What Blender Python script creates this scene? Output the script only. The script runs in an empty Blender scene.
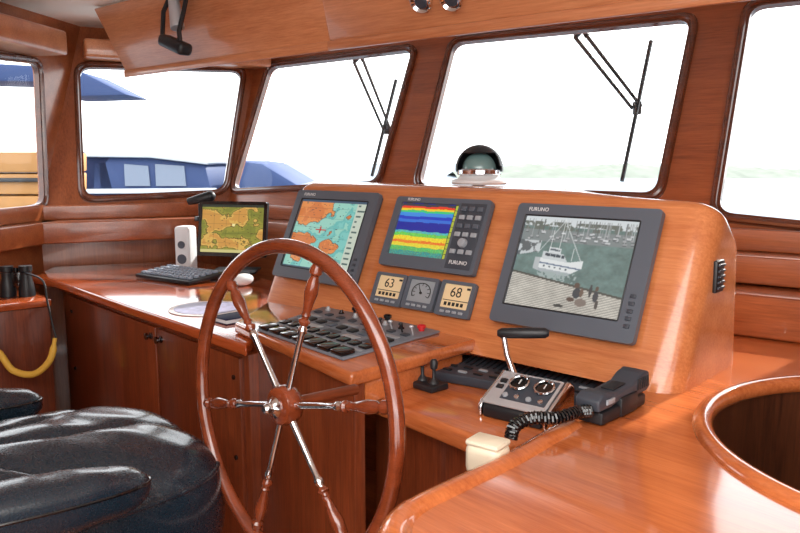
import bpy, bmesh, math, random
import numpy as np
from mathutils import Vector, Matrix
from mathutils.geometry import tessellate_polygon
random.seed(4); np.random.seed(4)
V=Vector; R=math.radians; PI=math.pi
SC=bpy.context.scene; COL=SC.collection
try: SC.view_settings.view_transform='Standard'
except Exception: pass
F=740.; AL=R(8.1); CZ=1.45
C0=V((0,0,CZ)); CA,SA=math.cos(AL),math.sin(AL)
Z=V((0,0,1))
def ray(px,py):
    u=(px-400)/F; v=(266.5-py)/F
    return V((u,CA+v*SA,-SA+v*CA))
def PD(px,py,D): return C0+ray(px,py)*D
def PZ(px,py,z):
    r=ray(px,py); return C0+r*((z-CZ)/r.z)
def PP(px,py,o,n):
    r=ray(px,py); return C0+r*((o-C0).dot(n)/r.dot(n))
def XDZ(px,D,z):
    v=((z-CZ)/D+SA)/CA; return C0+V(((px-400)/F,CA+v*SA,-SA+v*CA))*D
def srgb(r,g,b):
    return tuple(((c/255)/12.92 if c<=10 else ((c/255+.055)/1.055)**2.4) for c in (r,g,b))+(1,)
# ---------------- materials
MATS={}
def mat(name,col,rough=.5,metal=0,coat=0,emit=0,alpha=None,bump=0,bscale=40,var=0,spec=.5):
    if name in MATS: return MATS[name]
    m=bpy.data.materials.new(name); m.use_nodes=True; nt=m.node_tree; n=nt.nodes; p=n['Principled BSDF']
    c=srgb(*col); p.inputs['Base Color'].default_value=c; p.inputs['Roughness'].default_value=rough; p.inputs['Metallic'].default_value=metal
    p.inputs['Coat Weight'].default_value=coat; p.inputs['Coat Roughness'].default_value=.12; p.inputs['Specular IOR Level'].default_value=spec
    if emit: p.inputs['Emission Color'].default_value=c; p.inputs['Emission Strength'].default_value=emit
    tc=n.new('ShaderNodeTexCoord'); nz=n.new('ShaderNodeTexNoise'); nz.inputs['Scale'].default_value=bscale; nz.inputs['Detail'].default_value=4
    nt.links.new(tc.outputs['Object'],nz.inputs['Vector'])
    mr=n.new('ShaderNodeMapRange'); mr.inputs['To Min'].default_value=max(.02,rough-.04); mr.inputs['To Max'].default_value=rough+.04
    nt.links.new(nz.outputs['Fac'],mr.inputs['Value']); nt.links.new(mr.outputs['Result'],p.inputs['Roughness'])
    if var:
        mx=n.new('ShaderNodeMix'); mx.data_type='RGBA'; mx.inputs[6].default_value=tuple(x*(1-var) for x in c[:3])+(1,); mx.inputs[7].default_value=tuple(min(1,x*(1+var)) for x in c[:3])+(1,)
        nt.links.new(nz.outputs['Fac'],mx.inputs[0]); nt.links.new(mx.outputs[2],p.inputs['Base Color'])
    if bump:
        b=n.new('ShaderNodeBump'); b.inputs['Strength'].default_value=bump; b.inputs['Distance'].default_value=.01
        nt.links.new(nz.outputs['Fac'],b.inputs['Height']); nt.links.new(b.outputs['Normal'],p.inputs['Normal'])
    MATS[name]=m; return m
def wood(name,dark,light,yaw=0,vert=False,rough=.3,coat=.4,sc=1):
    if name in MATS: return MATS[name]
    m=bpy.data.materials.new(name); m.use_nodes=True; nt=m.node_tree; n=nt.nodes; p=n['Principled BSDF']; L=nt.links.new
    tc=n.new('ShaderNodeTexCoord'); r1=n.new('ShaderNodeMapping'); r1.inputs['Rotation'].default_value=(0,0,yaw)
    mp=n.new('ShaderNodeMapping'); mp.inputs['Scale'].default_value=(14*sc,14*sc,.8*sc) if vert else (.8*sc,14*sc,14*sc)
    L(tc.outputs['Object'],r1.inputs['Vector']); L(r1.outputs['Vector'],mp.inputs['Vector'])
    n1=n.new('ShaderNodeTexNoise'); n1.inputs['Scale'].default_value=1.1; n1.inputs['Detail'].default_value=3; n1.inputs['Roughness'].default_value=.5
    n2=n.new('ShaderNodeTexNoise'); n2.inputs['Scale'].default_value=12; n2.inputs['Detail'].default_value=6; n2.inputs['Roughness'].default_value=.7
    L(mp.outputs['Vector'],n1.inputs['Vector']); L(mp.outputs['Vector'],n2.inputs['Vector'])
    ad=n.new('ShaderNodeMath'); ad.operation='MULTIPLY_ADD'; ad.inputs[1].default_value=1.4
    L(n2.outputs['Fac'],ad.inputs[0]); L(n1.outputs['Fac'],ad.inputs[2])
    cr=n.new('ShaderNodeValToRGB'); e=cr.color_ramp.elements; e[0].position=.0; e[0].color=srgb(*dark); e[1].position=1.0; e[1].color=srgb(*light)
    mr=n.new('ShaderNodeMapRange'); mr.inputs['From Min'].default_value=.80; mr.inputs['From Max'].default_value=1.58
    L(ad.outputs[0],mr.inputs['Value']); L(mr.outputs['Result'],cr.inputs['Fac']); L(cr.outputs['Color'],p.inputs['Base Color'])
    p.inputs['Roughness'].default_value=rough; p.inputs['Coat Weight'].default_value=coat; p.inputs['Coat Roughness'].default_value=.08
    b=n.new('ShaderNodeBump'); b.inputs['Strength'].default_value=.03; b.inputs['Distance'].default_value=.002; L(n2.outputs['Fac'],b.inputs['Height']); L(b.outputs['Normal'],p.inputs['Normal'])
    MATS[name]=m; return m
YW=R(37)
w_wall=wood('mahogany_wall',(118,58,30),(170,94,54),YW)
w_wallv=wood('mahogany_wall_upright',(118,58,30),(170,94,54),0,True)
w_side=wood('mahogany_side',(120,60,32),(172,98,56),-R(10))
w_frame=wood('mahogany_window_frame',(68,32,20),(112,60,38),YW,False,.26,.6)
w_desk=wood('varnished_worktop',(146,62,28),(190,92,48),R(48),False,.16,1.)
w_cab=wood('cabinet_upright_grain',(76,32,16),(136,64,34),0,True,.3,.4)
w_pod=wood('console_panel',(176,98,54),(214,136,84),0,False,.26,.6)
w_top=wood('counter_top',(162,80,40),(206,118,66),R(48),False,.17,1.,.8)
w_sof=wood('overhead_panel',(170,100,62),(212,142,98),YW,False,.3,.4)
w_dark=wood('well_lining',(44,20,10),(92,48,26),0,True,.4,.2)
w_rim=wood('wheel_rim_wood',(82,32,14),(132,60,32),0,False,.18,.8,3)
w_floor=wood('floor_boards',(110,56,30),(170,100,56),R(48))
m_black=mat('black_plastic',(26,28,32),.42); m_blackg=mat('gloss_black',(14,14,16),.15,0,.5)
m_grey=mat('grey_plastic',(82,88,98),.42); m_dgrey=mat('dark_grey_plastic',(56,61,70),.45); m_lgrey=mat('light_grey_plastic',(150,154,160),.4); m_mgrey=mat('mid_grey_plastic',(118,124,134),.45)
m_chrome=mat('chrome',(225,228,232),.12,1); m_steel=mat('brushed_steel',(190,193,198),.35,.45); m_dchrome=mat('dark_chrome',(120,122,126),.15,1)
m_white=mat('white_plastic',(222,224,226),.4); m_cream=mat('cream_plastic',(220,208,184),.45)
m_ceil=mat('cream_headliner',(250,246,234),.8)
m_leather=mat('black_leather',(22,34,44),.27,0,.5,0,None,.05,220)
m_red=mat('red_plastic',(200,30,34),.35); m_yellow=mat('yellow_foam',(236,190,76),.6); m_navy=mat('navy_canvas',(22,32,62),.7,var=.15,bscale=2,spec=.2)
m_hull=mat('navy_hull',(26,42,82),.35,0,.2,spec=.3); m_pale=mat('pale_cabin_window',(120,130,146),.5,spec=.2); m_mblue=mat('faded_blue_cabin',(54,70,108),.6,spec=.2); m_tan=mat('tan_planks',(170,120,64),.6,var=.2,bscale=6)
m_bwhite=mat('white_boat_paint',(190,194,198),.4)
m_paper=mat('printed_chart_paper',(220,210,206),.35,var=.25,bscale=60); m_blue=mat('dark_blue_cover',(26,36,70),.6,spec=.2)
m_led=mat('amber_display',(206,180,140),.4,emit=.25); m_ink=mat('display_ink',(30,26,22),.6); m_textw=mat('white_lettering',(220,220,220),.6)
def glassm():
    m=bpy.data.materials.new('window_glass'); m.use_nodes=True; nt=m.node_tree; n=nt.nodes; n.remove(n['Principled BSDF'])
    t=n.new('ShaderNodeBsdfTransparent'); g=n.new('ShaderNodeBsdfGlossy'); g.inputs['Roughness'].default_value=.02
    mx=n.new('ShaderNodeMixShader'); mx.inputs[0].default_value=.012
    nt.links.new(t.outputs[0],mx.inputs[1]); nt.links.new(g.outputs[0],mx.inputs[2]); nt.links.new(mx.outputs[0],n['Material Output'].inputs['Surface']); return m
m_glass=glassm()
def screenm():
    m=bpy.data.materials.new('lit_screen'); m.use_nodes=True; nt=m.node_tree; p=nt.nodes['Principled BSDF']
    a=nt.nodes.new('ShaderNodeAttribute'); a.attribute_name='Col'
    p.inputs['Base Color'].default_value=(.02,.02,.02,1); p.inputs['Roughness'].default_value=.3
    nt.links.new(a.outputs['Color'],p.inputs['Emission Color']); p.inputs['Emission Strength'].default_value=.95; return m
m_screen=screenm()
# ---------------- geometry helpers
I4=Matrix.Identity(4)
def frame(o,x,y,z):
    M=Matrix.Identity(4)
    for i,c in enumerate((x,y,z,o)):
        for k in range(3): M[k][i]=c[k]
    return M
def yawM(o,yaw): # x along (cos,-sin)
    ex=V((math.cos(yaw),-math.sin(yaw),0)); aw=V((math.sin(yaw),math.cos(yaw),0)); return frame(o,ex,aw,Z)
MW={}
class B:
    def __init__(s,M=I4): s.bm=bmesh.new(); s.M=M
    def _add(s,t,M=None):
        if M is not None: t.transform(M)
        t.transform(s.M); me=bpy.data.meshes.new('t'); t.to_mesh(me); t.free(); s.bm.from_mesh(me); bpy.data.meshes.remove(me); return s
    def _bev(s,t,bev,seg=2,ang=30):
        bmesh.ops.recalc_face_normals(t,faces=t.faces)
        if bev>0:
            es=[e for e in t.edges if len(e.link_faces)==2 and e.calc_face_angle(0)>R(ang)]
            bmesh.ops.bevel(t,geom=es,offset=bev,segments=seg,affect='EDGES',profile=.5,clamp_overlap=True)
    def box(s,c,size,bev=0,rot=None,seg=2):
        t=bmesh.new(); bmesh.ops.create_cube(t,size=1); bmesh.ops.scale(t,vec=size,verts=t.verts); s._bev(t,bev,seg)
        M=Matrix.Translation(V(c)); 
        if rot is not None: M=M@rot
        return s._add(t,M)
    def prism(s,pts,vec,bev=0,seg=2):
        t=bmesh.new(); a=[t.verts.new(p) for p in pts]; b=[t.verts.new(V(p)+V(vec)) for p in pts]; n=len(pts)
        t.faces.new(a); t.faces.new(b[::-1])
        for i in range(n): t.faces.new((a[i],b[i],b[(i+1)%n],a[(i+1)%n]))
        s._bev(t,bev,seg); return s._add(t)
    def plate(s,outer,holes,vec):
        loops=[outer]+holes; tris=tessellate_polygon(loops); P=[p for l in loops for p in l]
        t=bmesh.new(); a=[t.verts.new(p) for p in P]; b=[t.verts.new(V(p)+V(vec)) for p in P]
        for q in tris:
            try: t.faces.new([a[i] for i in q]); t.faces.new([b[i] for i in reversed(q)])
            except ValueError: pass
        o=0
        for l in loops:
            n=len(l)
            for i in range(n):
                j=(i+1)%n
                try: t.faces.new((a[o+i],b[o+i],b[o+j],a[o+j]))
                except ValueError: pass
            o+=n
        bmesh.ops.recalc_face_normals(t,faces=t.faces); return s._add(t)
    def cyl(s,p0,p1,r0,r1=None,seg=20,bev=0):
        r1=r0 if r1 is None else r1; p0,p1=V(p0),V(p1); d=p1-p0
        t=bmesh.new(); bmesh.ops.create_cone(t,cap_ends=True,segments=seg,radius1=r0,radius2=r1,depth=d.length); s._bev(t,bev,2,50)
        M=Matrix.Translation((p0+p1)/2)@d.to_track_quat('Z','Y').to_matrix().to_4x4(); return s._add(t,M)
    def sph(s,c,r,sc=(1,1,1),rot=None,seg=20):
        t=bmesh.new(); bmesh.ops.create_uvsphere(t,u_segments=seg,v_segments=seg//2+2,radius=r); bmesh.ops.scale(t,vec=sc,verts=t.verts)
        M=Matrix.Translation(V(c)); 
        if rot is not None: M=M@rot
        return s._add(t,M)
    def lathe(s,prof,o=(0,0,0),ax=(0,0,1),seg=28):
        t=bmesh.new(); rings=[]
        for r,z in prof:
            rings.append([t.verts.new((max(r,1e-5)*math.cos(2*PI*k/seg),max(r,1e-5)*math.sin(2*PI*k/seg),z)) for k in range(seg)])
        for i in range(len(rings)-1):
            for k in range(seg): t.faces.new((rings[i][k],rings[i][(k+1)%seg],rings[i+1][(k+1)%seg],rings[i+1][k]))
        t.faces.new(rings[0][::-1]); t.faces.new(rings[-1])
        bmesh.ops.remove_doubles(t,verts=t.verts,dist=2e-5); bmesh.ops.recalc_face_normals(t,faces=t.faces)
        M=Matrix.Translation(V(o))@V(ax).to_track_quat('Z','Y').to_matrix().to_4x4(); return s._add(t,M)
    def tube(s,pts,r,closed=False,seg=10,flat=1):
        pts=[V(p) for p in pts]; n=len(pts); t=bmesh.new(); rings=[]
        rr=r if isinstance(r,(list,tuple)) else [r]*n
        tan=[]
        for i in range(n):
            a=pts[(i-1)%n] if closed or i>0 else pts[i]; b=pts[(i+1)%n] if closed or i<n-1 else pts[i]
            tan.append((b-a).normalized())
        nrm=tan[0].orthogonal().normalized()
        for i in range(n):
            nrm=(nrm-tan[i]*nrm.dot(tan[i])).normalized(); bi=tan[i].cross(nrm)
            rings.append([t.verts.new(pts[i]+(nrm*math.cos(2*PI*k/seg)+bi*math.sin(2*PI*k/seg))*rr[i]) for k in range(seg)])
        m=n if closed else n-1
        off=0
        if closed:
            d=[(rings[0][k].co-rings[-1][0].co).length for k in range(seg)]; off=d.index(min(d))
        for i in range(m):
            j=(i+1)%n; o=off if (closed and j==0) else 0
            for k in range(seg): t.faces.new((rings[i][k],rings[i][(k+1)%seg],rings[j][(k+1+o)%seg],rings[j][(k+o)%seg]))
        if not closed: t.faces.new(rings[0][::-1]); t.faces.new(rings[-1])
        bmesh.ops.recalc_face_normals(t,faces=t.faces); return s._add(t)
    def build(s,name,m,parent=None,ang=38,kind=None,label=None,sub=0):
        me=bpy.data.meshes.new(name)
        if parent is not None: s.bm.transform(MW[parent.name].inverted())
        s.bm.to_mesh(me); s.bm.free(); me.materials.append(m)
        me.polygons.foreach_set('use_smooth',[True]*len(me.polygons)); me.set_sharp_from_angle(angle=R(ang))
        o=bpy.data.objects.new(name,me); COL.objects.link(o); o.parent=parent
        MW[o.name]=MW[parent.name] if parent is not None else I4
        if kind: o['kind']=kind
        if label: o['label']=label
        return o
def thing(name,label,cat,M,group=None):
    if not isinstance(M,Matrix): M=Matrix.Translation(V(M))
    o=bpy.data.objects.new(name,None); COL.objects.link(o); o.empty_display_size=.05; o.matrix_world=M; MW[o.name]=M.copy()
    o['label']=label; o['category']=cat
    if group: o['group']=group
    return o
def dup(root,M,label):
    r=root.copy(); COL.objects.link(r); r.matrix_world=M; MW[r.name]=M.copy(); r['label']=label
    def rec(src,dst):
        for ch in list(src.children):
            c=ch.copy(); COL.objects.link(c); c.parent=dst; MW[c.name]=M.copy(); rec(ch,c)
    rec(root,r); return r
def text(body,size,M,m,parent,name='lettering',align='CENTER'):
    cu=bpy.data.curves.new('t','FONT'); cu.body=body; cu.size=size; cu.align_x=align; cu.align_y='CENTER'; cu.extrude=.0003
    o=bpy.data.objects.new('t',cu); COL.objects.link(o); dg=bpy.context.evaluated_depsgraph_get()
    me=bpy.data.meshes.new_from_object(o.evaluated_get(dg)); bpy.data.objects.remove(o)
    b=B(M); t=bmesh.new(); t.from_mesh(me); b._add(t); return b.build(name,m,parent)
def raster(img,M,w,h,parent,name='screen'):
    H,W=img.shape[:2]; xs=np.linspace(-w/2,w/2,W+1); ys=np.linspace(h/2,-h/2,H+1)
    Mi=MW[parent.name].inverted()@M
    gx,gy=np.meshgrid(xs,ys); P=np.stack([gx.ravel(),gy.ravel(),np.zeros(gx.size)],1); A=np.array(Mi); P=P@A[:3,:3].T+A[:3,3]
    i=np.arange(H)[:,None]*(W+1)+np.arange(W)[None]; f=np.stack([i,i+W+1,i+W+2,i+1],-1).reshape(-1,4)
    me=bpy.data.meshes.new(name); me.from_pydata(P.tolist(),[],f.tolist())
    c=np.clip(img,0,1).reshape(-1,3); c=np.where(c<=.04,c/12.92,((c+.055)/1.055)**2.4); c=np.concatenate([c,np.ones((len(c),1))],1)
    at=me.color_attributes.new('Col','FLOAT_COLOR','CORNER'); at.data.foreach_set('color',np.repeat(c,4,0).ravel().astype(np.float32))
    me.materials.append(m_screen); o=bpy.data.objects.new(name,me); COL.objects.link(o); o.parent=parent; MW[o.name]=MW[parent.name]; return o
def noise2(W,H,sc,seed,oct=4):
    r=np.random.RandomState(seed); out=np.zeros((H,W)); amp=1
    for k in range(oct):
        n=int(sc*2**k)+2; g=r.rand(n+1,n+1); x=np.linspace(0,n-1.001,W); y=np.linspace(0,n-1.001,H)
        xi=x.astype(int); yi=y.astype(int); fx=(x-xi); fy=(y-yi); fx=fx*fx*(3-2*fx); fy=fy*fy*(3-2*fy)
        a=g[yi][:,xi]; b=g[yi][:,xi+1]; c=g[yi+1][:,xi]; d=g[yi+1][:,xi+1]
        out+=amp*((a*(1-fx)+b*fx)*(1-fy[:,None])+(c*(1-fx)+d*fx)*fy[:,None]); amp*=.5
    return out/(2-.5**(oct-1))
def rl(c,r,n=6):
    out=[]; m=len(c)
    for i in range(m):
        P=V(c[i]); a=V(c[i-1])-P; b=V(c[(i+1)%m])-P; ri=min(r,a.length*.45,b.length*.45); a=P+a.normalized()*ri; b=P+b.normalized()*ri
        for k in range(n+1):
            t=k/n; out.append(a*(1-t)**2+P*2*t*(1-t)+b*t*t)
    return out
def offs(c,n,d):
    m=len(c); cen=sum((V(p) for p in c),V())/m; L=[]
    for i in range(m):
        p,q=V(c[i]),V(c[(i+1)%m]); e=(q-p).normalized(); o=e.cross(n)
        if o.dot((p+q)/2-cen)<0: o=-o
        L.append((p+o*d,e))
    out=[]
    for i in range(m):
        p,e=L[i-1]; q,g=L[i]
        w=q-p; den=e.cross(g); t=w.cross(g).dot(den)/den.length_squared; out.append(p+e*t)
    return out
def cat(P,n):
    out=[]
    for i in range(len(P)-1):
        p0=P[max(i-1,0)];p1=P[i];p2=P[i+1];p3=P[min(i+2,len(P)-1)]
        for k in range(n):
            t=k/n; out.append(.5*((2*p1)+(p2-p0)*t+(2*p0-5*p1+4*p2-p3)*t*t+(-p0+3*p1-3*p2+p3)*t**3))
    out.append(P[-1]); return out
def low(p,z): return V((p.x,p.y,z))
# ---------------- camera
cam=bpy.data.cameras.new('camera'); co=bpy.data.objects.new('camera',cam); COL.objects.link(co); co.location=C0; co.rotation_euler=(R(90)-AL,0,0)
cam.sensor_width=36; cam.lens=F/800*36; cam.clip_start=.02; cam.clip_end=2000; SC.camera=co
# ---------------- room shell
exF=V((math.cos(YW),-math.sin(YW),0)); awF=V((math.sin(YW),math.cos(YW),0)); LW=R(24.2)
upF=Z*math.cos(LW)+awF*math.sin(LW); nF=exF.cross(upF).normalized()
Bp=PD(655,193,2.62)
if nF.dot(C0-Bp)<0: nF=-nF
CEIL=2.14
ZB=1.20
F0=Bp+upF*((ZB-Bp.z)/upF.z)
def fp(s,z):
    if z<ZB: return F0+exF*s+Z*(z-ZB)
    return F0+exF*s+upF*((z-ZB)/upF.z)
W1=XDZ(62,3.75,0.); W1.z=0
def linepx(px,o,d):
    u=(px-400)/F
    g=lambda p: p.x-u*(p.y*CA-(p.z-CZ)*SA)
    return -g(o)/(g(o+d)-g(o))
CM=PP(231,195,F0,nF); CT=PP(256,60,F0,nF)
def corner(z): return CM+(CT-CM)*((z-CM.z)/(CT.z-CM.z))
WS=XDZ(0,3.3,0.); WS.z=0
dS=(WS-W1).normalized(); nS=V((-dS.y,dS.x,0))
if nS.dot(-W1)<0: nS=-nS
W1h=low(W1,1.3)
nD=(CT-CM).cross(W1h-CM).normalized()
if nD.dot(C0-CM)<0: nD=-nD
def leftc(z):
    p=low(W1,z); t=(CM-p).dot(nD)/dS.dot(nD); return p+dS*t
SL=W1+dS*5.6; SR=2.75
def win(cs,o,n): return [PP(x,y,o,n) for x,y in cs]
wins=[([(-80,52),(36,64),(42,203),(-80,228)],W1,nS,.05),([(80,68),(241,72),(223,190),(85,197)],CM,nD,.06),
      ([(271,68),(413,51),(377,182),(235,189)],F0,nF,.05),([(455,44),(691,21),(656,194),(420,185)],F0,nF,.05),([(752,8),(905,-8),(865,228),(719,213)],F0,nF,.05)]
WC=[win(c,o,n) for c,o,n,r in wins]
TH=.02; cB=corner(ZB); cT=corner(CEIL); lB=leftc(ZB); lT=leftc(CEIL)
b=B(); b.plate([fp(SR,ZB),fp(SR,CEIL),cT,cB],[rl(offs(WC[i],nF,.004),.055) for i in (2,3,4)],-nF*TH); b.build('wall_front',w_wall,kind='structure')
b=B(); b.prism([fp(SR,0),fp(SR,ZB),cB,low(cB,0)],awF*.03); b.build('wall_front.001',w_wall,kind='structure')
b=B(); b.plate([lB,lT,cT,cB],[rl(offs(WC[1],nD,.004),.06)],-nD*TH); b.build('wall_left_front',w_wallv,kind='structure')
dD=low(cB-lB,0).normalized(); nDh=V((dD.y,-dD.x,0)); nDh=nDh if nDh.dot(-W1)>0 else -nDh
b=B(); b.prism([low(lB,0),lB,cB,low(cB,0)],-nDh*.03); b.build('wall_left_front.001',w_wallv,kind='structure')
b=B(); b.plate([low(SL,0),low(SL,CEIL),lT,lB,low(lB,0)],[rl(offs(WC[0],nS,.004),.05)],-nS*TH); b.build('wall_left',w_side,kind='structure')
RF=fp(SR,0); RB=V((2.6,-2.,0))
b=B(); p1=low(fp(SR,CEIL),0); b.prism([p1,p1+Z*CEIL,RB+Z*CEIL,RB],(.07,0,0)); b.build('wall_right',w_side,kind='structure')
b=B(); b.prism([low(SL,0),low(SL,CEIL),RB+Z*CEIL,RB],(0,-.07,0)); b.build('wall_back',w_side,kind='structure')
ff=fp(SR,CEIL)
foot=[V((SL.x-.1,SL.y-.1,0)),V((RB.x+.1,RB.y-.1,0)),V((ff.x+.1,ff.y+.1,0)),V((cT.x,cT.y+.05,0)),V((lT.x-.05,lT.y+.05,0))]
b=B(); b.prism(foot,(0,0,-.05)); b.build('floor',w_floor,kind='structure')
b=B(); b.prism([p+Z*CEIL for p in foot],(0,0,.05)); b.build('ceiling',m_ceil,kind='structure')
for i,(cs,o,n,r) in enumerate(wins):
    inner=rl(WC[i],r); outer=rl(offs(WC[i],n,.032),r+.02)
    b=B(); b.plate([p+n*.012 for p in outer],[[p+n*.012 for p in inner]],-n*.024)
    b.tube([p+n*.012 for p in rl(offs(WC[i],n,.020),r+.015)],.012,True,8)
    w=b.build('window_%d'%(i+1),w_frame,kind='structure')
    b=B(); b.prism([p-n*.012 for p in rl(offs(WC[i],n,.003),r)],-n*.006); b.build('pane',m_glass,w)
def strip(line,off0,off1,z0,z1,name,m,bev=.006):
    for a,bb,n in line:
        b=B(); b.prism([low(p,z0) for p in (a+n*off0,bb+n*off0,bb+n*off1,a+n*off1)],(0,0,z1-z0),bev,3); b.build(name,m,kind='structure')
nFh=-awF
Cn=low(cB,0); Cf=low(RF,0); Cs=low(SL,0); W1f=low(lB,0)
strip([(Cs,W1f,nS)],0,.1,1.07,1.17,'trim_1',w_side)
strip([(W1f,Cn,nDh)],0,.16,1.07,1.17,'trim_2',w_wall)
strip([(Cn,Cf,nFh)],-.0,.17,1.08,1.165,'trim_3',w_wall)
strip([(Cs,W1f,nS)],0,.03,1.17,1.245,'trim_4',w_side,.005)
strip([(W1f,Cn,nDh)],0,.03,1.17,1.24,'trim_5',w_wall,.005)
strip([(Cn,Cf,nFh)],0,.03,1.165,1.235,'trim_6',w_wall,.005)
strip([(Cn+exF*2.3,Cf,nFh)],0,.33,.952,1.075,'trim_7',w_wall,.008)
strip([(Cs,W1f,nS)],0,.20,1.93,2.04,'trim_8',w_sof,.015)
strip([(low(lT,0),low(cT,0),nDh)],-.0,.24,1.96,2.05,'trim_9',w_sof,.015)
# overhead soffit
s0=PZ(330,45,1.84); s1=s0+exF*2.2; sL=PZ(126,73,1.84); dirL=(sL-s0).normalized(); nL=V((-dirL.y,dirL.x,0)); nL=nL if nL.dot(s0)>0 else -nL
b=B(); tl=sL+dirL*.16+Z*.29+nL*.05; b.prism([sL,s0,s0+Z*.29-nL*.06,tl-nL*.1],nL*.05,.008); b.prism([sL-Z*.02,s0-Z*.02,s0+Z*.012,sL+Z*.012],-nL*.012,.005); b.build('trim_10',w_sof,kind='structure')
b=B(); b.prism([s0,s1,s1+Z*.29-awF*.05,s0+Z*.29-awF*.08],awF*.05,.008); b.prism([s0-Z*.02,s1-Z*.02,s1+Z*.012,s0+Z*.012],-awF*.014,.005); b.build('trim_11',w_sof,kind='structure')
# ---------------- left worktop and cabinet
ZD=.95
fa=PZ(55,281,ZD); fb=PZ(246,346,ZD); dd=(fb-fa).normalized(); nn=V((dd.y,-dd.x,0)); nn=nn if nn.dot(-fa)>0 else -nn
wt=thing('worktop','long varnished red-brown worktop carrying the keyboard and small map display','worktop',(fa+fb)/2)
bk1=PZ(262,306,ZD)+V((.1,.35,0)); bk2=low(Cn,ZD)+nDh*.02+nFh*.2; bk3=low(W1f,ZD)+nDh*.02+nS*.05
b=B(); b.prism([fa,fb,bk1,bk2,bk3,V((fa.x-.16,fa.y+.12,ZD))],(0,0,-.035),.01,3); b.build('top_board',w_desk,wt)
cb=thing('cabinet','wooden base cabinet with paired doors under the long left worktop','cabinet',V((fa.x,fa.y,0)))
ca=fa-nn*.025+dd*.015; cbb=fb-nn*.025
zc=ZD-.036
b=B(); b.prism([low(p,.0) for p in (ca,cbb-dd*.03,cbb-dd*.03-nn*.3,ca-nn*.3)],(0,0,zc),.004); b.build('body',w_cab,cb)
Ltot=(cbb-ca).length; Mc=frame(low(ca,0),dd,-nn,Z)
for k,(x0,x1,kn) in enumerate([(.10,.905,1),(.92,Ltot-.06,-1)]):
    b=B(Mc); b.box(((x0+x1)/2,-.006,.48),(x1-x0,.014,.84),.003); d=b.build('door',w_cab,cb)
    xk=(x1-.03) if kn>0 else (x0+.03)
    b=B(Mc); b.lathe([(.012,0),(.012,.004),(.005,.006),(.005,.012),(.012,.016),(.012,.021),(.004,.024)],(xk,-.013,.868),(0,-1,0),16); b.build('knob',m_dchrome,d)
    for z in (.60,.84):
        xx=(x0+.03) if kn>0 else (x1-.03)
        b=B(Mc); b.cyl((xx,-.012,z),(xx,-.017,z),.007); b.build('screw_cap',m_blackg,d)
# ---------------- helm dash block
ZH=.985
h0=PZ(234,322,ZH); h1=PZ(351,374,ZH); h2=PZ(482,338,ZH); h3=PZ(268,301,ZH)
db=thing('helm_dashboard','stepped wooden dashboard block directly behind the steering wheel','dashboard',low(h1,0))
b=B(); b.prism([h0,h1,h2,h3],(0,0,-.033),.01,3); b.build('top_board',w_top,db)
hd=(h1-h0).normalized(); hn=V((hd.y,-hd.x,0)); hn=hn if hn.dot(-h0)>0 else -hn
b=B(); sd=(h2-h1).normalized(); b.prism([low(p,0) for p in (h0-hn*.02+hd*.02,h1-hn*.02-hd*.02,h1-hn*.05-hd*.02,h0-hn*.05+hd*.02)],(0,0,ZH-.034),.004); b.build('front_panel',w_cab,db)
b=B(); b.prism([low(p,.90) for p in (h1-hn*.05-hd*.02,h2-sd*.06-hd*.02,h2-sd*.06-hd*.04,h1-hn*.05-hd*.04)],(0,0,ZH-.934),.003); b.build('side_panel',w_top,db)
# ---------------- centre shelf
ZS=.90
g=[PZ(356,390,ZS),PZ(500,447,ZS),PZ(572,430,ZS),PZ(675,406,ZS),PZ(500,342,ZS)]
sh=thing('shelf','low wooden shelf carrying throttle and joystick between dashboard and right counter','shelf',low(g[0],0))
b=B(); b.prism(g,(0,0,-.045),.012,3); b.build('top_board',w_top,sh)
gd=(g[1]-g[0]).normalized(); gn=V((gd.y,-gd.x,0)); gn=gn if gn.dot(-g[0])>0 else -gn
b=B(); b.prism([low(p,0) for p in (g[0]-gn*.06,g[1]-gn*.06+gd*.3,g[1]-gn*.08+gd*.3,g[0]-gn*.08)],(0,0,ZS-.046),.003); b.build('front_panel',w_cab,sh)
# ---------------- instrument pod
PYW=R(42.5); exP=V((math.cos(PYW),-math.sin(PYW),0)); awP=V((math.sin(PYW),math.cos(PYW),0)); LP=R(24)
Fb=XDZ(676,1.58,ZD); Fb.z=ZD
tl_=linepx(262,Fb,-exP); Fa=Fb-exP*tl_; PL=tl_; PH=.425
upP=Z*math.cos(LP)+awP*math.sin(LP); nP=exP.cross(upP); nP=nP if nP.dot(C0-Fa)>0 else -nP
Mpod=frame(Fa,exP,awP,Z)
pod=thing('instrument_console','raised sloping wooden console holding all the large screens','console',Mpod)
def outline(x0,x1,a0,a1,rf,rb,ins):
    x0+=ins;x1-=ins;a0+=ins;a1-=ins; pts=[]
    def arc(cx,cy,r,t0):
        for k in range(9):
            t=t0+PI/2*k/8; pts.append((cx+r*math.cos(t),cy+r*math.sin(t)))
    def seg(p,q,n):
        for k in range(1,n): pts.append((p[0]+(q[0]-p[0])*k/n,p[1]+(q[1]-p[1])*k/n))
    arc(x1-rf,a0+rf,rf,-PI/2); seg((x1,a0+rf),(x1,a1-rb),6); arc(x1-rb,a1-rb,rb,0); seg((x1-rb,a1),(x0+.02,a1),14); arc(x0+.02,a1-.02,.02,PI/2); seg((x0,a1-.02),(x0,a0+.02),6); arc(x0+.02,a0+.02,.02,PI); seg((x0+.02,a0),(x1-rf,a0),14); return pts
def topz(x,y,h):
    s=min(1,max(0,(x-(PL-.45))/.40)); s=s*s*(3-2*s); return h-s*h/PH*(max(0,y-.17)**1.35)*1.35
t=bmesh.new(); rings=[]; rt=.03
hs=[(0,0),(.10,0),(.2,0),(.3,0)]+[(PH-rt,0)]+[(PH-rt+rt*math.sin(a),rt*(1-math.cos(a))) for a in (R(22),R(45),R(68),R(90))]
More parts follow.
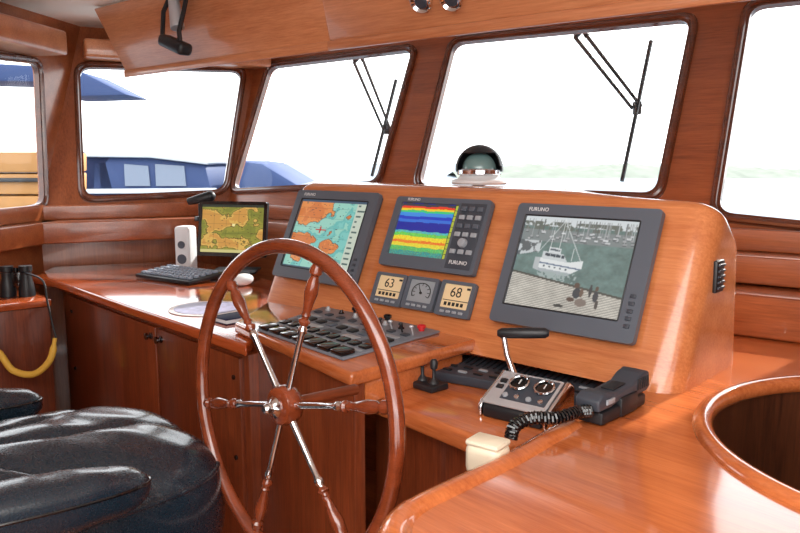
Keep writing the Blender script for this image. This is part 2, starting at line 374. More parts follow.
hs+=[(PH,.055),(PH,.08)]
for h,ins in hs:
    a0=h*math.tan(LP); rings.append([t.verts.new((x,y,topz(x,y,h))) for x,y in outline(0,PL,a0,.40-h*.06,max(.01,.065-ins*.3),max(.01,.06-ins*.3),ins)])
n=len(rings[0])
for i in range(len(rings)-1):
    for k in range(n): t.faces.new((rings[i][k],rings[i][(k+1)%n],rings[i+1][(k+1)%n],rings[i+1][k]))
t.faces.new(rings[-1]); t.faces.new(rings[0][::-1]); bmesh.ops.recalc_face_normals(t,faces=t.faces)
b=B(Mpod); b._add(t); b.build('body',w_pod,pod,50)
pv=PP(717,276,Fb,exP); Mv=frame(pv,awP,Z,exP)
b=B(Mv); b.box((0,0,.003),(.05,.075,.012),.005); vb=b.build('vent',m_black,pod)
b=B(Mv)
for k in range(5): b.box((0,-.026+.013*k,.010),(.04,.006,.006),.002)
b.build('slat',m_dgrey,vb)
def st(px,py):
    p=PP(px,py,Fa,nP)-Fa; return p.dot(exP),p.dot(upP)
def rect(cs):
    p=[st(*c) for c in cs]; return (p[0][0]+p[3][0])/2,(p[1][0]+p[2][0])/2,(p[2][1]+p[3][1])/2,(p[0][1]+p[1][1])/2
def onP(s,t_,h=0): return Fa+exP*s+upP*t_+nP*h
def MP(s,t_,h=0): return frame(onP(s,t_,h),exP,upP,nP)
def ring(b,w,h,iw0,iw1,ih0,ih1,z0,z1,bev=.004,r=.012):
    o=rl([(-w/2,-h/2,z0),(w/2,-h/2,z0),(w/2,h/2,z0),(-w/2,h/2,z0)],r,4); i=rl([(iw0,ih0,z0),(iw1,ih0,z0),(iw1,ih1,z0),(iw0,ih1,z0)],.003,2)
    b.plate([V(p) for p in o],[[V(p) for p in i]],V((0,0,z1-z0)))
def rgb(r,g,b_): return np.array([r,g,b_])/255
def edges(m): return m^np.roll(m,1,0)|m^np.roll(m,1,1)
def img_chart(W=150,H=124):
    n1=noise2(W,H,4,19,6); y,x=np.mgrid[0:H,0:W]; x=x/W; y=y/H
    im=np.zeros((H,W,3))+rgb(150,206,190); im[n1>.45]=rgb(104,184,178); im[n1>.52]=rgb(124,196,188)
    land=(n1+.30*(.5-x)+.34*(.36-y)>.57)|((x-.60)**2+(y-.66)**2*1.3<.010+.10*(n1-.5))|((x-.12)**2+(y-.8)**2<.012+.08*(n1-.5)); im[land]=rgb(224,142,80)
    im[land&(n1>.60)]=rgb(210,122,66)
    im[edges(land)]=rgb(130,84,50)
    r=np.random.RandomState(3)
    for k in range(120):
        a,c=r.randint(6,H-6),r.randint(2,int(W*.78)); im[a:a+1,c:c+r.randint(1,5)]=rgb(60,60,70)
    for k in range(6):
        a=int(H*(.12+.14*k)); im[a:a+1,:int(W*.84)]*=.88
    im[:,int(W*.85):]=rgb(196,206,190)
    for k in range(13): a=6+k*9; im[a:a+3,int(W*.87):int(W*(.90+.08*r.rand()))]=rgb(80,104,100)
    im[:4]=rgb(70,90,110); im[-4:]=rgb(60,80,100); im[int(H*.38):int(H*.48),int(W*.40):int(W*.42)]=rgb(190,40,30); im[int(H*.42):int(H*.44),int(W*.34):int(W*.50)]=rgb(190,40,30)
    return im
def img_sonar(W=110,H=90):
    y,x=np.mgrid[0:H,0:W]; yy=y/H; nz=noise2(W,H,7,12); n3=np.random.RandomState(5).rand(H,W)
    im=np.zeros((H,W,3))+rgb(20,40,150)
    v=yy+.04*(nz-.5)
    for a,bb,c in [(0,.05,(60,60,70)),(.05,.09,(230,60,30)),(.09,.13,(240,200,40)),(.13,.17,(60,200,120)),(.17,.24,(60,140,220)),(.24,.30,(30,60,190)),(.30,.36,(50,110,210)),(.36,.52,(24,38,150)),
                 (.52,.56,(60,190,200)),(.56,.62,(90,210,90)),(.62,.70,(240,220,50)),(.70,.75,(235,120,40)),(.75,.82,(230,220,60)),(.82,.9,(70,190,110)),(.9,1.1,(40,150,150))]:
        im[(v>=a)&(v<bb)]=rgb(*c)
    sp=(n3>.7)&(v>.52); im[sp]=im[sp]*.75+rgb(220,60,30)*.25; sp=(n3<.2)&(v>.52); im[sp]=im[sp]*.7+rgb(240,240,80)*.3
    im[:,-8:]=rgb(180,190,60); im[:,-8:-7]=0; im[::9,-7:]=rgb(20,30,30); return im
def img_map(W=130,H=96):
    n1=noise2(W,H,4,33,6); im=np.zeros((H,W,3))+rgb(150,146,58); im[n1<.44]=rgb(128,130,50); land=n1>.53; im[land]=rgb(218,176,88); im[n1>.60]=rgb(206,150,72)
    im[edges(land)]=rgb(80,62,24)
    r=np.random.RandomState(2)
    for k in range(60): a,c=r.randint(5,H-6),r.randint(3,W-6); im[a,c:c+3]=rgb(70,44,24)
    for k in range(1,5): im[:,k*W//5]*=.85; im[k*H//5]*=.85
    im[:5]=rgb(40,50,40); im[-6:]=rgb(206,196,130); im[int(H*.4):int(H*.45),int(W*.5):int(W*.55)]=rgb(240,230,160); return im
def img_dock(W=200,H=154):
    y,x=np.mgrid[0:H,0:W]; xx=x/W; yy=y/H; nz=noise2(W,H,16,3,5); nf=noise2(W,H,50,8,2); r=np.random.RandomState(9)
    im=np.zeros((H,W,3))+rgb(104,126,122); im=im*(.80+.30*nz[...,None]+.14*nf[...,None])
    im[yy<.1]=rgb(210,216,218); sky=(yy>=.05)&(yy<.17)&(nz>.45); im[sky]=rgb(104,110,102)
    band=(yy>=.14)&(yy<.27); im[band]=rgb(128,136,136)
    for k in range(46):
        c=r.randint(0,W-8); a=int(H*(.15+.10*r.rand())); im[a:a+3,c:c+r.randint(4,10)]=rgb(225,228,230)*r.uniform(.65,.95); im[a+3:a+4,c:c+6]=rgb(70,76,80); im[int(H*.03):a,c+2:c+3]=rgb(200,206,208)*r.uniform(.45,.95)
    xr=(xx-.40); yr=(yy-.50)-.10*xr
    bow=np.maximum(0,xr-.08)
    hull=(yr>-.035-.35*bow)&(yr<.115-.9*bow-.25*np.maximum(0,-xr-.14))&(xr>-.23)&(xr<.20); im[hull]=rgb(222,226,226)
    im[hull&(yr>.01)&(yr<.024)]=rgb(104,118,140); im[hull&(yr>.075)]=rgb(168,176,180); im[hull&(xr<-.18)]=rgb(180,186,188)
    for k in range(5): im[hull&(np.abs(yr-.045)<.008)&(np.abs(xr-(-.13+.05*k))<.008)]=rgb(80,90,98)
    cab=(yr>-.11)&(yr<-.03)&(xr>-.17)&(xr<.07-.6*(-.03-yr)); im[cab]=rgb(200,206,208); im[(yr>-.095)&(yr<-.065)&(xr>-.15)&(xr<.03)&(np.mod(xr,.05)>.008)]=rgb(64,74,82)
    im[(yr>-.165)&(yr<-.11)&(xr>-.12)&(xr<-.01)]=rgb(212,216,218); im[(yr>-.15)&(yr<-.13)&(xr>-.11)&(xr<-.02)]=rgb(96,106,112)
    for cx,t0_,t1_ in ((.37,.0,.36),(.29,.14,.40),(.50,.32,.46)): im[(yy>t0_)&(yy<t1_)&(np.abs(xx-cx)<.004)]=rgb(230,232,232)
    im[(np.abs((yy-.03)-(xx-.37)*2.0)<.009)&(xx>.37)&(yy<.46)]=rgb(196,202,202); im[(np.abs((yy-.03)+(xx-.37)*2.0)<.009)&(xx<.37)&(yy<.40)]=rgb(190,196,196)
    left=(xx<.2)&(yy>.26)&(yy<.44-.3*xx); im[left]=rgb(206,212,214)*.95; im[left&(nz>.52)]=rgb(96,102,104)
    refl=(yy>.59)&(yy<.70)&(xx>.22)&(xx<.58)&(nf>.52); im[refl]=rgb(160,174,172)
    dock=(yy>.62+.16*xx); st_=np.sin((xx*.5+yy*1.0)*230)>.1; im[dock]=rgb(204,200,190); im[dock&st_]=rgb(152,148,140); im[dock]=im[dock]*(.9+.2*nz[dock][:,None])
    im[(np.abs(yy-(.62+.16*xx))<.010)]=rgb(80,80,74)
    for cx,cy,rx,ry,c in [(.60,.70,.022,.030,(96,78,68)),(.61,.78,.034,.055,(66,70,74)),(.65,.77,.016,.045,(110,92,80)),(.66,.87,.05,.040,(128,116,108)),(.57,.85,.035,.022,(90,74,66)),(.72,.74,.012,.07,(70,70,70)),(.48,.93,.045,.016,(66,66,64)),(.77,.71,.015,.024,(96,80,70)),(.77,.79,.022,.055,(70,72,76)),(.79,.87,.015,.045,(84,78,74))]:
        im[((xx-cx)/rx)**2+((yy-cy)/ry)**2<1]=rgb(*c)
    k=im.copy(); k[1:-1,1:-1]=(im[1:-1,1:-1]*4+im[:-2,1:-1]+im[2:,1:-1]+im[1:-1,:-2]+im[1:-1,2:])/8
    return k
def monitor(cs,lab,img,fr,depth,nb):
    s0_,s1_,t0,t1=rect(cs); w=s1_-s0_; h=t1-t0; M=MP((s0_+s1_)/2,(t0+t1)/2); th=thing('marine_monitor',lab,'monitor',M,None)
    l,r_,bt,tp=-w/2+w*fr[0],w/2-w*fr[1],-h/2+h*fr[2],h/2-h*fr[3]
    b=B(M); b.box((0,0,depth*.35),(w*.97,h*.97,depth*.6),.006); b.build('case',m_dgrey,th)
    b=B(M); ring(b,w,h,l,r_,bt,tp,depth*.5,depth); b.build('bezel',m_grey,th)
    raster(img,M@Matrix.Translation(((l+r_)/2,(bt+tp)/2,depth*.78)),r_-l,tp-bt,th)
    b=B(M); c=rl([(l,bt,0),(r_,bt,0),(r_,tp,0),(l,tp,0)],.003,2); b.tube([V(p)+V((0,0,depth)) for p in c],.0022,True,6); b.build('screen_edge',m_black,th)
    for k in range(nb):
        b=B(M); b.box((r_+(w/2-r_)*.5,(-h*.38+h*.055*k),depth+.001),(w*.035,h*.028,.004),.001); b.build('button',m_dgrey,th)
    text('FURUNO',h*.045,M@Matrix.Translation((l+w*.09,h/2-h*fr[3]*.5,depth+.0005)),m_textw,th)
    return th
monitor([(525,207),(667,215),(640,350),(497,322)],'largest grey monitor, showing a harbour camera picture with moored boats',img_dock(),(.075,.12,.15,.10),.035,5)
monitor([(306,192),(387,198),(358,290),(278,278)],'grey monitor showing an orange and blue sea chart, behind the wheel rim',img_chart(),(.08,.10,.12,.10),.032,4)
s0_,s1_,t0,t1=rect([(404,199),(498,205),(478,279),(384,267)]); w=s1_-s0_; h=t1-t0; M=MP((s0_+s1_)/2,(t0+t1)/2)
so=thing('echo_sounder','grey display with rainbow sonar picture and keypad beside it','display',M)
b=B(M); b.box((0,0,.01),(w*.97,h*.97,.018),.005); b.build('case',m_dgrey,so)
l,r_,bt,tp=-w*.43,w*.19,-h*.33,h*.42
b=B(M); ring(b,w,h,l,r_,bt,tp,.014,.03); b.build('bezel',m_grey,so)
raster(img_sonar(),M@Matrix.Translation(((l+r_)/2,(bt+tp)/2,.023)),r_-l,tp-bt,so)
b=B(M); b.box((w*.34,h*.0,.0305),(w*.25,h*.88,.003),.002); b.build('keypad',m_dgrey,so)
for i in range(3):
    for k in range(6):
        if k==4: continue
        b=B(M); b.box((w*(.26+.08*i),h*(.36-.115*k),.034),(w*.055,h*.06,.005),.0015); b.build('button',m_lgrey if k%2 else m_grey,so)
b=B(M); b.cyl((w*.34,-h*.10,.032),(w*.34,-h*.10,.044),h*.065,h*.055,20,.001); b.build('knob',m_lgrey,so)
text('FURUNO',h*.07,M@Matrix.Translation((w*.34,-h*.36,.033)),m_textw,so); text('FURUNO',h*.055,M@Matrix.Translation((-w*.3,h*.46,.0305)),m_textw,so)
G=[([(381,273),(411,277),(404,309),(374,304)],'small square gauge reading 63, nearest the steering wheel','63'),
   ([(412,277),(443,281),(436,314),(405,309)],'small square gauge with round analogue dial, between two numeric gauges',None),
   ([(446,281),(480,286),(472,321),(438,316)],'small square gauge reading 68, right of the round dial gauge','68')]
for cs,lab,tx in G:
    s0_,s1_,t0,t1=rect(cs); w=s1_-s0_; h=t1-t0; M=MP((s0_+s1_)/2,(t0+t1)/2); gg=thing('gauge',lab,'gauge',M,'square instrument gauges on the console')
    b=B(M); b.box((0,0,.006),(w*.97,h*.97,.010),.004); b.build('case',m_dgrey,gg)
    b=B(M); ring(b,w,h,-w*.40,w*.40,-h*.27,h*.41,.010,.020,r=.008); b.build('bezel',m_grey,gg)
    b=B(M); b.box((0,h*.07,.013),(w*.80,h*.68,.003)); b.build('display',m_led if tx else mat('grey_dial',(138,142,146),.4,emit=.08),gg)
    if tx:
        text(tx,h*.40,M@Matrix.Translation((-.04*w,h*.18,.0148)),m_ink,gg)
        b=B(M); b.box((0,-h*.045,.015),(w*.74,h*.02,.001))
        for q in range(5): b.box((-w*.27+w*.12*q,-h*.15,.015),(w*.075,h*.10,.001))
        b.box((w*.3,h*.32,.015),(w*.1,h*.06,.001)); b.build('display_mark',m_ink,gg)
    else:
        b=B(M); b.tube([(w*.29*math.cos(a),h*.04+h*.28*math.sin(a),.0150) for a in np.linspace(R(-30),R(210),24)],.0014,False,6)
        for a in np.linspace(R(-30),R(210),9): b.cyl((w*.2*math.cos(a),h*.04+h*.2*math.sin(a),.0150),(w*.27*math.cos(a),h*.04+h*.27*math.sin(a),.0150),.0009,None,6)
        b.build('dial_scale',m_ink,gg)
        b=B(M); b.cyl((0,h*.02,.016),(-w*.1,h*.22,.016),.0018,.0006,8); b.cyl((0,h*.02,.015),(0,h*.02,.018),.004,None,12); b.build('needle',m_ink,gg)
    for k in range(4):
        b=B(M); b.box((w*(-.27+.18*k),-h*.38,.0205),(w*.12,h*.07,.004),.001); b.build('button',m_lgrey,gg)
# compass on the pod top
cp=XDZ(479,2.40,ZD+PH); cp.z=ZD+PH+.001
cm=thing('compass','domed black ship compass standing on top of the console','compass',cp); vd=V((-cp.x-.3,-cp.y,0)).normalized()
b=B(Matrix.Translation(cp)); b.lathe([(.086,0),(.09,.006),(.088,.014),(.07,.018),(.06,.03),(.066,.036),(.066,.042),(.05,.044)],seg=36); b.build('base',m_white,cm)
b=B(Matrix.Translation(cp)); b.lathe([(.068,.030),(.072,.034),(.072,.046),(.068,.050)],seg=36); b.build('ring',m_chrome,cm)
b=B(Matrix.Translation(cp)); b.sph((0,0,.048),.056); b.build('glass_dome',mat('pale_teal_dome',(104,134,134),.2,0,.6),cm)
t=bmesh.new(); bmesh.ops.create_uvsphere(t,u_segments=40,v_segments=26,radius=.077)
kill=[v for v in t.verts if (v.co.z<-.012) or (v.co.dot(vd)>.030 and v.co.z<.044)]
bmesh.ops.delete(t,geom=kill,context='VERTS'); bmesh.ops.solidify(t,geom=t.faces[:],thickness=.004)
b=B(Matrix.Translation(cp+V((0,0,.05)))); b._add(t); b.build('hood',m_black,cm)
# ---------------- dashboard switch panel
ZQ=ZH+.001
o_=PZ(257,331,ZQ); a_=PZ(343,361,ZQ); c_=PZ(440,333,ZQ); d_=PZ(330,306,ZQ)
def sq(s,t_,h=0): return o_*(1-s)*(1-t_)+a_*s*(1-t_)+c_*s*t_+d_*(1-s)*t_+Z*h
eu=(a_-o_).normalized(); ev=(eu.cross(Z)*-1).normalized()
if ev.dot(d_-o_)<0: ev=-ev
sp_=thing('switch_panel','grey panel of rocker switches and knobs set into the dashboard top','switch panel',low((o_+c_)/2,ZH))
b=B(); b.prism([sq(0,0),sq(1,0),sq(1,1),sq(0,1)],(0,0,.006),.002); b.build('base_plate',m_mgrey,sp_)
def rk(s,t_,w,d,hh,m,name='rocker_switch',tilt=.12):
    u_=(sq(min(1,s+.05),t_)-sq(s-.05,t_)).normalized(); v_=Z.cross(u_).normalized()
    M=frame(sq(s,t_,.006),u_,v_,Z); b=B(M); b.box((0,0,hh/2),(w,d,hh),.002,Matrix.Rotation(tilt,4,'X')); return b.build(name,m,sp_)
L1=(a_-o_).length; L2=(c_-a_).length
for k in range(7): rk(.08+.14*k,.07,L1*.115,L2*.11,.012,m_blackg)
for k in range(9): rk(.07+.108*k,.19,L1*.075,L2*.035,.003,m_lgrey,'indicator_window',0)
for k in range(9): rk(.07+.108*k,.28,L1*.075,L2*.075,.007,m_blackg)
for k in range(5): rk(.12+.19*k,.39,L1*.14,L2*.06,.003,m_steel if k%2 else m_dgrey,'indicator_window',0)
for k in range(9): rk(.07+.108*k,.50,L1*.07,L2*.065,.006,m_black if k%3 else m_grey)
for k in range(5): rk(.12+.19*k,.61,L1*.13,L2*.05,.003,m_dgrey if k%2 else m_lgrey,'indicator_window',0)
for k in range(8): rk(.08+.12*k,.71,L1*.06,L2*.05,.005,m_dgrey,'rocker_switch')
for k in range(6):
    b=B(); p=sq(.10+.14*k,.83,.006); b.lathe([(.009,0),(.009,.003),(.006,.005),(.005,.011),(.003,.012)],p,(0,0,1),16); b.build('knob',m_blackg if k%2 else m_steel,sp_)
for k,(s_,t_,mm) in enumerate([(.92,.90,m_red),(.6,.95,m_blackg),(.3,.95,m_blackg)]):
    b=B(); p=sq(s_,t_,.006); b.lathe([(.008,0),(.008,.006),(.012,.008),(.012,.015),(.006,.018)],p,(0,0,1),16); b.build('push_button',mm,sp_)
for k in range(4):
    b=B(); p=sq(.95-.09*k,.76,.006); b.cyl(p,p+Z*.022-ev*.006,.0025,None,10); b.sph(p+Z*.024-ev*.006,.0055,(1.2,.8,.8)); b.build('toggle',m_black if k%2 else m_steel,sp_)
# ---------------- steering wheel
WYW=R(45); WL=R(3); ex=V((math.cos(WYW),-math.sin(WYW),0)); aw=V((math.sin(WYW),math.cos(WYW),0)); uw=Z*math.cos(WL)+aw*math.sin(WL); nw=ex.cross(uw)
HB=PD(285,405,1.45); nw=nw if nw.dot(C0-HB)>0 else -nw
Mw=frame(HB,ex,uw,nw); RW=.312
sw=thing('steering_wheel','large six-spoke wooden ship steering wheel with chrome inner spokes','steering wheel',Mw)
b=B(Mw); b.tube([(RW*math.cos(t),RW*math.sin(t),0) for t in np.linspace(0,2*PI,73)[:-1]],.0145,True,14); b.build('rim',w_rim,sw)
b=B(Mw); b.lathe([(.0,-.025),(.026,-.025),(.036,-.018),(.040,-.008),(.040,.008),(.036,.018),(.028,.022),(.0,.024)],seg=36); hb=b.build('hub',w_rim,sw)
b=B(Mw); b.lathe([(.019,.02),(.021,.026),(.015,.030),(.011,.034),(.011,.044),(.007,.050),(0,.051)],seg=24); b.build('hub_cap',m_chrome,hb)
b=B(Mw); b.lathe([(.0,-.185),(.012,-.185),(.012,-.06),(0.012,-.02),(0,-.02)],seg=24); b.build('shaft',w_cab,sw)
for k in range(6):
    a=R(60*k+12.5); d=V((math.cos(a),math.sin(a),0))
    b=B(Mw); b.lathe([(.0075,.036),(.0065,.05),(.006,.10),(.006,.155),(.009,.160),(.009,.168),(.006,.172),(.006,.178)],(0,0,0),d,16); s_=b.build('spoke',m_chrome,sw)
    b=B(Mw); b.lathe([(.008,.176),(.0115,.182),(.0115,.185),(.007,.189),(.007,.194),(.0095,.197),(.0075,.203),(.010,.222),(.0135,.244),(.0115,.266),(.008,.274),(.008,.278),(.0125,.283),(.0125,.290),(.008,.302)],(0,0,0),d,16); b.build('handle',w_rim,s_)
# ---------------- things on the shelf
jp=PZ(428,388,ZS); Mj=yawM(jp,R(48))
js=thing('joystick','black thruster joystick box standing left of the throttle on the shelf','joystick',Mj)
b=B(Mj); b.box((0,0,.009),(.085,.06,.017),.005); b.build('base',m_black,js)
for s_ in (-1,1):
    b=B(Mj); b.lathe([(.014,.016),(.012,.022),(.007,.026),(.004,.03),(.004,.05),(.009,.054),(.010,.07),(.006,.076),(0,.077)],(.02*s_,0,0)); b.build('stick',m_black,js)
zk=ZS+.014
u0=[PZ(420,373,zk),PZ(583,402,zk),PZ(606,382,zk),PZ(448,355,zk)]
sb=thing('control_strip','long ribbed dark control strip lying along the foot of the console','control strip',low((u0[0]+u0[2])/2,ZS))
b=B(); b.prism([p-Z*.013 for p in u0],(0,0,.025),.005); b.build('base',m_dgrey,sb)
for k in range(26):
    s_=(k+.7)/27; p=u0[0].lerp(u0[1],s_)+Z*.012; q_=u0[3].lerp(u0[2],s_)+Z*.012
    b=B(); b.cyl(p.lerp(q_,.50),p.lerp(q_,.92),.0028,None,8); b.build('rib',m_black,sb)
for k in range(10):
    for j in (.14,.34):
        s_=(k+.6)/10; p=u0[0].lerp(u0[1],s_).lerp(u0[3].lerp(u0[2],s_),j)+Z*.012
        b=B(frame(p,exP,awP,Z)); b.box((0,0,.002),(.024,.010,.005),.0015); b.build('button',m_lgrey if (k+int(j*10))%3==0 else m_black,sb)
tp_=PZ(522,417,ZS); Mt=yawM(tp_,R(38))
th=thing('throttle_control','chrome-trimmed engine throttle box with black tee-handled lever','throttle',Mt)
b=B(Mt); b.prism([(-.070,-.05,.001),(-.070,.085,.001),(-.070,.085,.062),(-.070,.075,.072),(-.070,.05,.075),(-.070,-.045,.030),(-.070,-.05,.022)],(.14,0,0),.006,3); b.build('body',m_black,th)
sl=math.atan2(.045,.095); Mtf=Mt@Matrix.Translation((0,.002,.0545))@Matrix.Rotation(sl,4,'X')
m_face=mat('silver_face',(196,198,202),.25,.5)
b=B(Mtf); b.box((0,0,.001),(.148,.108,.006),.012,None,4); b.build('face_plate',m_face,th)
for s_ in (-1,1):
    b=B(Mt); b.prism([(.078*s_-.004,-.052,.001),(.078*s_-.004,.082,.001),(.078*s_-.004,.082,.064),(.078*s_-.004,.055,.080),(.078*s_-.004,-.042,.035),(.078*s_-.004,-.052,.022)],(.010,0,0),.004,3); b.build('side_cap',m_chrome,th)
b=B(Mtf); b.box((.014,.006,.0035),(.108,.082,.004),.004); b.build('inset_panel',m_dgrey,th)
for s_ in (-1,1):
    b=B(Mtf); b.lathe([(.022,.003),(.022,.009),(.018,.011),(.017,.008),(0,.008)],(.014+.03*s_,.018,0)); dl=b.build('dial',m_blackg,th)
    b=B(Mtf); b.tube([(.014+.03*s_+.021*math.cos(t),.018+.021*math.sin(t),.010) for t in np.linspace(0,2*PI,25)[:-1]],.003,True,6); b.build('dial_ring',m_chrome,dl)
    b=B(Mtf); b.box((.014+.03*s_,.022,.009),(.002,.014,.0015)); b.build('dial_mark',m_textw,dl)
for k in range(4):
    b=B(Mtf); b.cyl((-.030+.028*k,-.024,.002),(-.030+.028*k,-.024,.01),.007,.006,14,.001); b.build('button',m_chrome if k%2 else m_lgrey,th)
for k in range(2):
    b=B(Mtf); b.box((-.056,.0-.02*k+.02,.004),(.016,.012,.006),.001); b.build('switch',m_black,th)
pl0=Mt@V((-.055,.06,.07)); DL=pl0.y*CA-(pl0.z-CZ)*SA
lv1=PD(503,333,DL)
b=B(); b.tube([pl0,pl0.lerp(lv1,.5)+V((-.004,0,0)),lv1],[.008,.0065,.007],False,12); lv=b.build('lever',m_chrome,th)
lv2=PD(549,333,DL-.03); lv3=lv1-(lv2-lv1)*.12
b=B(); b.tube([lv3,lv3.lerp(lv2,.08),lv3.lerp(lv2,.5),lv3.lerp(lv2,.93),lv2],[.007,.012,.0125,.012,.007],False,14); b.build('tee_handle',m_black,lv)
hp=PZ(612,413,ZD); hp.z=ZD+.002
Mh=yawM(hp,R(-46))
hs_=thing('radio_handset','grey radio telephone handset in cradle at the pod foot','handset',Mh)
b=B(Mh); b.prism([(-.09,-.028,.0),(-.09,.028,.0),(.09,.028,.0),(.09,-.028,.0)],(0,0,.026),.006); b.prism([(-.02,-.031,.0),(-.02,.031,.0),(.05,.031,.0),(.05,-.031,.0)],(0,0,.040),.005); b.build('cradle',m_black,hs_)
b=B(Mh); b.prism([(-.10,-.026,.028),(-.102,-.026,.050),(-.085,-.026,.060),(-.055,-.026,.058),(-.035,-.026,.052),(.035,-.026,.056),(.060,-.026,.068),(.085,-.026,.073),(.105,-.026,.068),(.11,-.026,.036),(.095,-.026,.028),(.06,-.026,.028),(.04,-.026,.033),(-.03,-.026,.032),(-.05,-.026,.028)],(0,.052,0),.005,3); hst=b.build('handset',m_dgrey,hs_)
b=B(Mh); b.box((.0,0,.055),(.05,.028,.004),.0015,Matrix.Rotation(-.05,4,'Y')); b.build('keypad',m_black,hst)
b=B(Mh)
for k in range(5): b.box((.055+.010*k,-.0265,.050),(.005,.003,.024),.001)
b.build('grille',m_black,hst)
b=B(Mh); b.box((-.06,-.0275,.043),(.03,.004,.010),.001); b.build('button',m_lgrey,hst)
c0=Mh@V((-.10,-.01,.03))
pa=[c0,PZ(578,412,ZD+.03),PZ(556,418,ZD+.03),PZ(532,418,ZD+.03),PZ(515,426,ZD+.02),PZ(511,438,ZD-.0)]
cc=cat(pa,60); hel=[]
for i,p in enumerate(cc):
    tdir=(cc[min(i+1,len(cc)-1)]-cc[max(i-1,0)]).normalized(); n1=tdir.cross(Z).normalized(); n2=tdir.cross(n1); a=i*2*PI/7.5; hel.append(p+(n1*math.cos(a)+n2*math.sin(a))*.010)
b=B(); b.tube(hel,.0032,False,6); b.build('coiled_cord',m_blackg,hs_)
bp=PD(482,460,1.27)
bx_=thing('storage_box','cream plastic box tucked below the shelf beside the right counter','box',bp)
b=B(yawM(bp,R(36))); b.box((0,.02,-.004),(.070,.055,.060),.016,None,4); b.build('body',m_cream,bx_); b=B(yawM(bp,R(36))); b.box((0,.02,.026),(.066,.051,.012),.006); b.build('lid',m_cream,bx_)
# ---------------- right counter with round well
rc=thing('counter','broad glossy wooden counter with rounded corner filling the right foreground','counter',low(PZ(600,500,ZD),0))
cpts=[PZ(572,424,ZD),PZ(516,457,ZD),PZ(454,487,ZD),PZ(416,506,ZD)]
co2=[PZ(400,520,ZD),PZ(396,535,ZD),PZ(404,547,ZD),PZ(422,558,ZD)]
far=[V((1.0,.35,ZD)),V((2.5,.35,ZD)),V((2.5,1.25,ZD)),V((1.5,1.98,ZD)),V((1.05,2.22,ZD)),Fb-exP*.12+awP*.35,Fb-exP*.12+awP*.02,low(PZ(640,402,ZD),ZD)]
outer=cat(cpts+co2,6)+far
CC=V((.985,1.212,ZD)); CR=.432
circ=[CC+V((CR*math.cos(t),CR*math.sin(t),0)) for t in np.linspace(0,2*PI,65)[:-1]]
b=B(); b.plate([low(p,ZD) for p in outer],[circ],V((0,0,-.045))); b.build('top_board',w_top,rc)
edge=cat(cpts+co2,8); b=B(); b.tube([p-Z*.017 for p in edge],.028,False,16); b.build('edge_moulding',w_top,rc)
b=B(); b.tube([CC+V((CR*math.cos(t),CR*math.sin(t),-.004)) for t in np.linspace(0,2*PI,97)[:-1]],.020,True,12); b.build('well_rim',w_top,rc)
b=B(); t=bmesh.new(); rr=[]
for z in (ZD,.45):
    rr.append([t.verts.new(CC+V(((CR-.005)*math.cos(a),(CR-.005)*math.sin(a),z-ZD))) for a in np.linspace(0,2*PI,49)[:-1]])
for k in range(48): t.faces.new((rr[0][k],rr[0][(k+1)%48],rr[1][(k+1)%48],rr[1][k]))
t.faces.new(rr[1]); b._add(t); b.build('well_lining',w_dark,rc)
sk=[p+V((.05,.02,0)) for p in cat(cpts+co2,4)]
b=B(); t=bmesh.new(); A=[[t.verts.new(low(p,z)) for p in sk] for z in (0,ZD-.046)]
for k in range(len(sk)-1): t.faces.new((A[0][k],A[0][k+1],A[1][k+1],A[1][k]))
bmesh.ops.solidify(t,geom=t.faces[:],thickness=.01); b._add(t); b.build('side_panel',w_cab,rc)
# ---------------- small display, speaker, keyboard, mouse, chart
dp=PD(232,229,3.28)
xx=V((math.cos(R(14)),-math.sin(R(14)),0)); yy=(Z*.98+V((math.sin(R(14)),math.cos(R(14)),0))*.18).normalized(); zz=xx.cross(yy); Md=frame(dp,xx,yy,zz)
mo=thing('computer_monitor','small black flat display with yellow map, at the left end','monitor',low(dp,ZD))
w,h=.325,.245
b=B(Md); b.box((0,0,-.014),(w,h,.026),.006); b.build('case',m_black,mo); b=B(Md); ring(b,w,h,-w*.46,w*.46,-h*.43,h*.44,-.002,.004); b.build('bezel',m_blackg,mo)
raster(img_map(),Md@Matrix.Translation((0,h*.005,.0005)),w*.92,h*.87,mo)
fb_=low(dp,ZD)+V((0,.06,0)); b=B(); b.cyl(fb_+Z*.01,Md@V((0,-h*.3,-.03)),.022,.018,16); b.box(fb_+Z*.008,(.2,.15,.014),.006); b.build('stand',m_black,mo)
spk=XDZ(187,3.40,ZD); spk.z=ZD+.001; Ms=yawM(spk,R(12)); s1o=thing('speaker','slim white desktop speaker beside the small map display','speaker',Ms)
b=B(Ms); b.box((0,0,.105),(.075,.08,.205),.014,None,3); b.build('body',m_white,s1o)
for z,r in ((.06,.022),(.125,.017)):
    b=B(Ms); b.lathe([(r,0),(r,.004),(r*.8,.003),(0,.001)],(0,-.041,z),(0,-1,0)); b.build('cone',m_grey,s1o)
kb=PZ(180,279,ZD); Mk=yawM(kb+Z*.003,R(36)); ko=thing('keyboard','dark computer keyboard lying on the left worktop','keyboard',Mk)
Mk2=Mk@Matrix.Rotation(R(5),4,'X')
b=B(Mk2); b.box((0,0,.016),(.36,.19,.016),.005); b.build('base',m_black,ko)
b=B(Mk2)
for r_i in range(5):
    for k in range(13): b.box((-.155+.0258*k,-.066+.033*r_i,.029),(.017,.020,.010),.002,None,1)
b.build('keys',mat('key_tops',(140,150,166),.5),ko)
mp_=PZ(243,286,ZD); Mm=yawM(mp_,R(40)); mu=thing('computer_mouse','pale computer mouse between the keyboard and the wheel rim','mouse',Mm)
b=B(Mm); b.sph((0,0,.026),.05,(.62,1,.5)); b.build('body',m_white,mu); b=B(Mm); b.cyl((0,.03,.035),(0,.03,.05),.005); b.build('scroll_wheel',m_grey,mu)
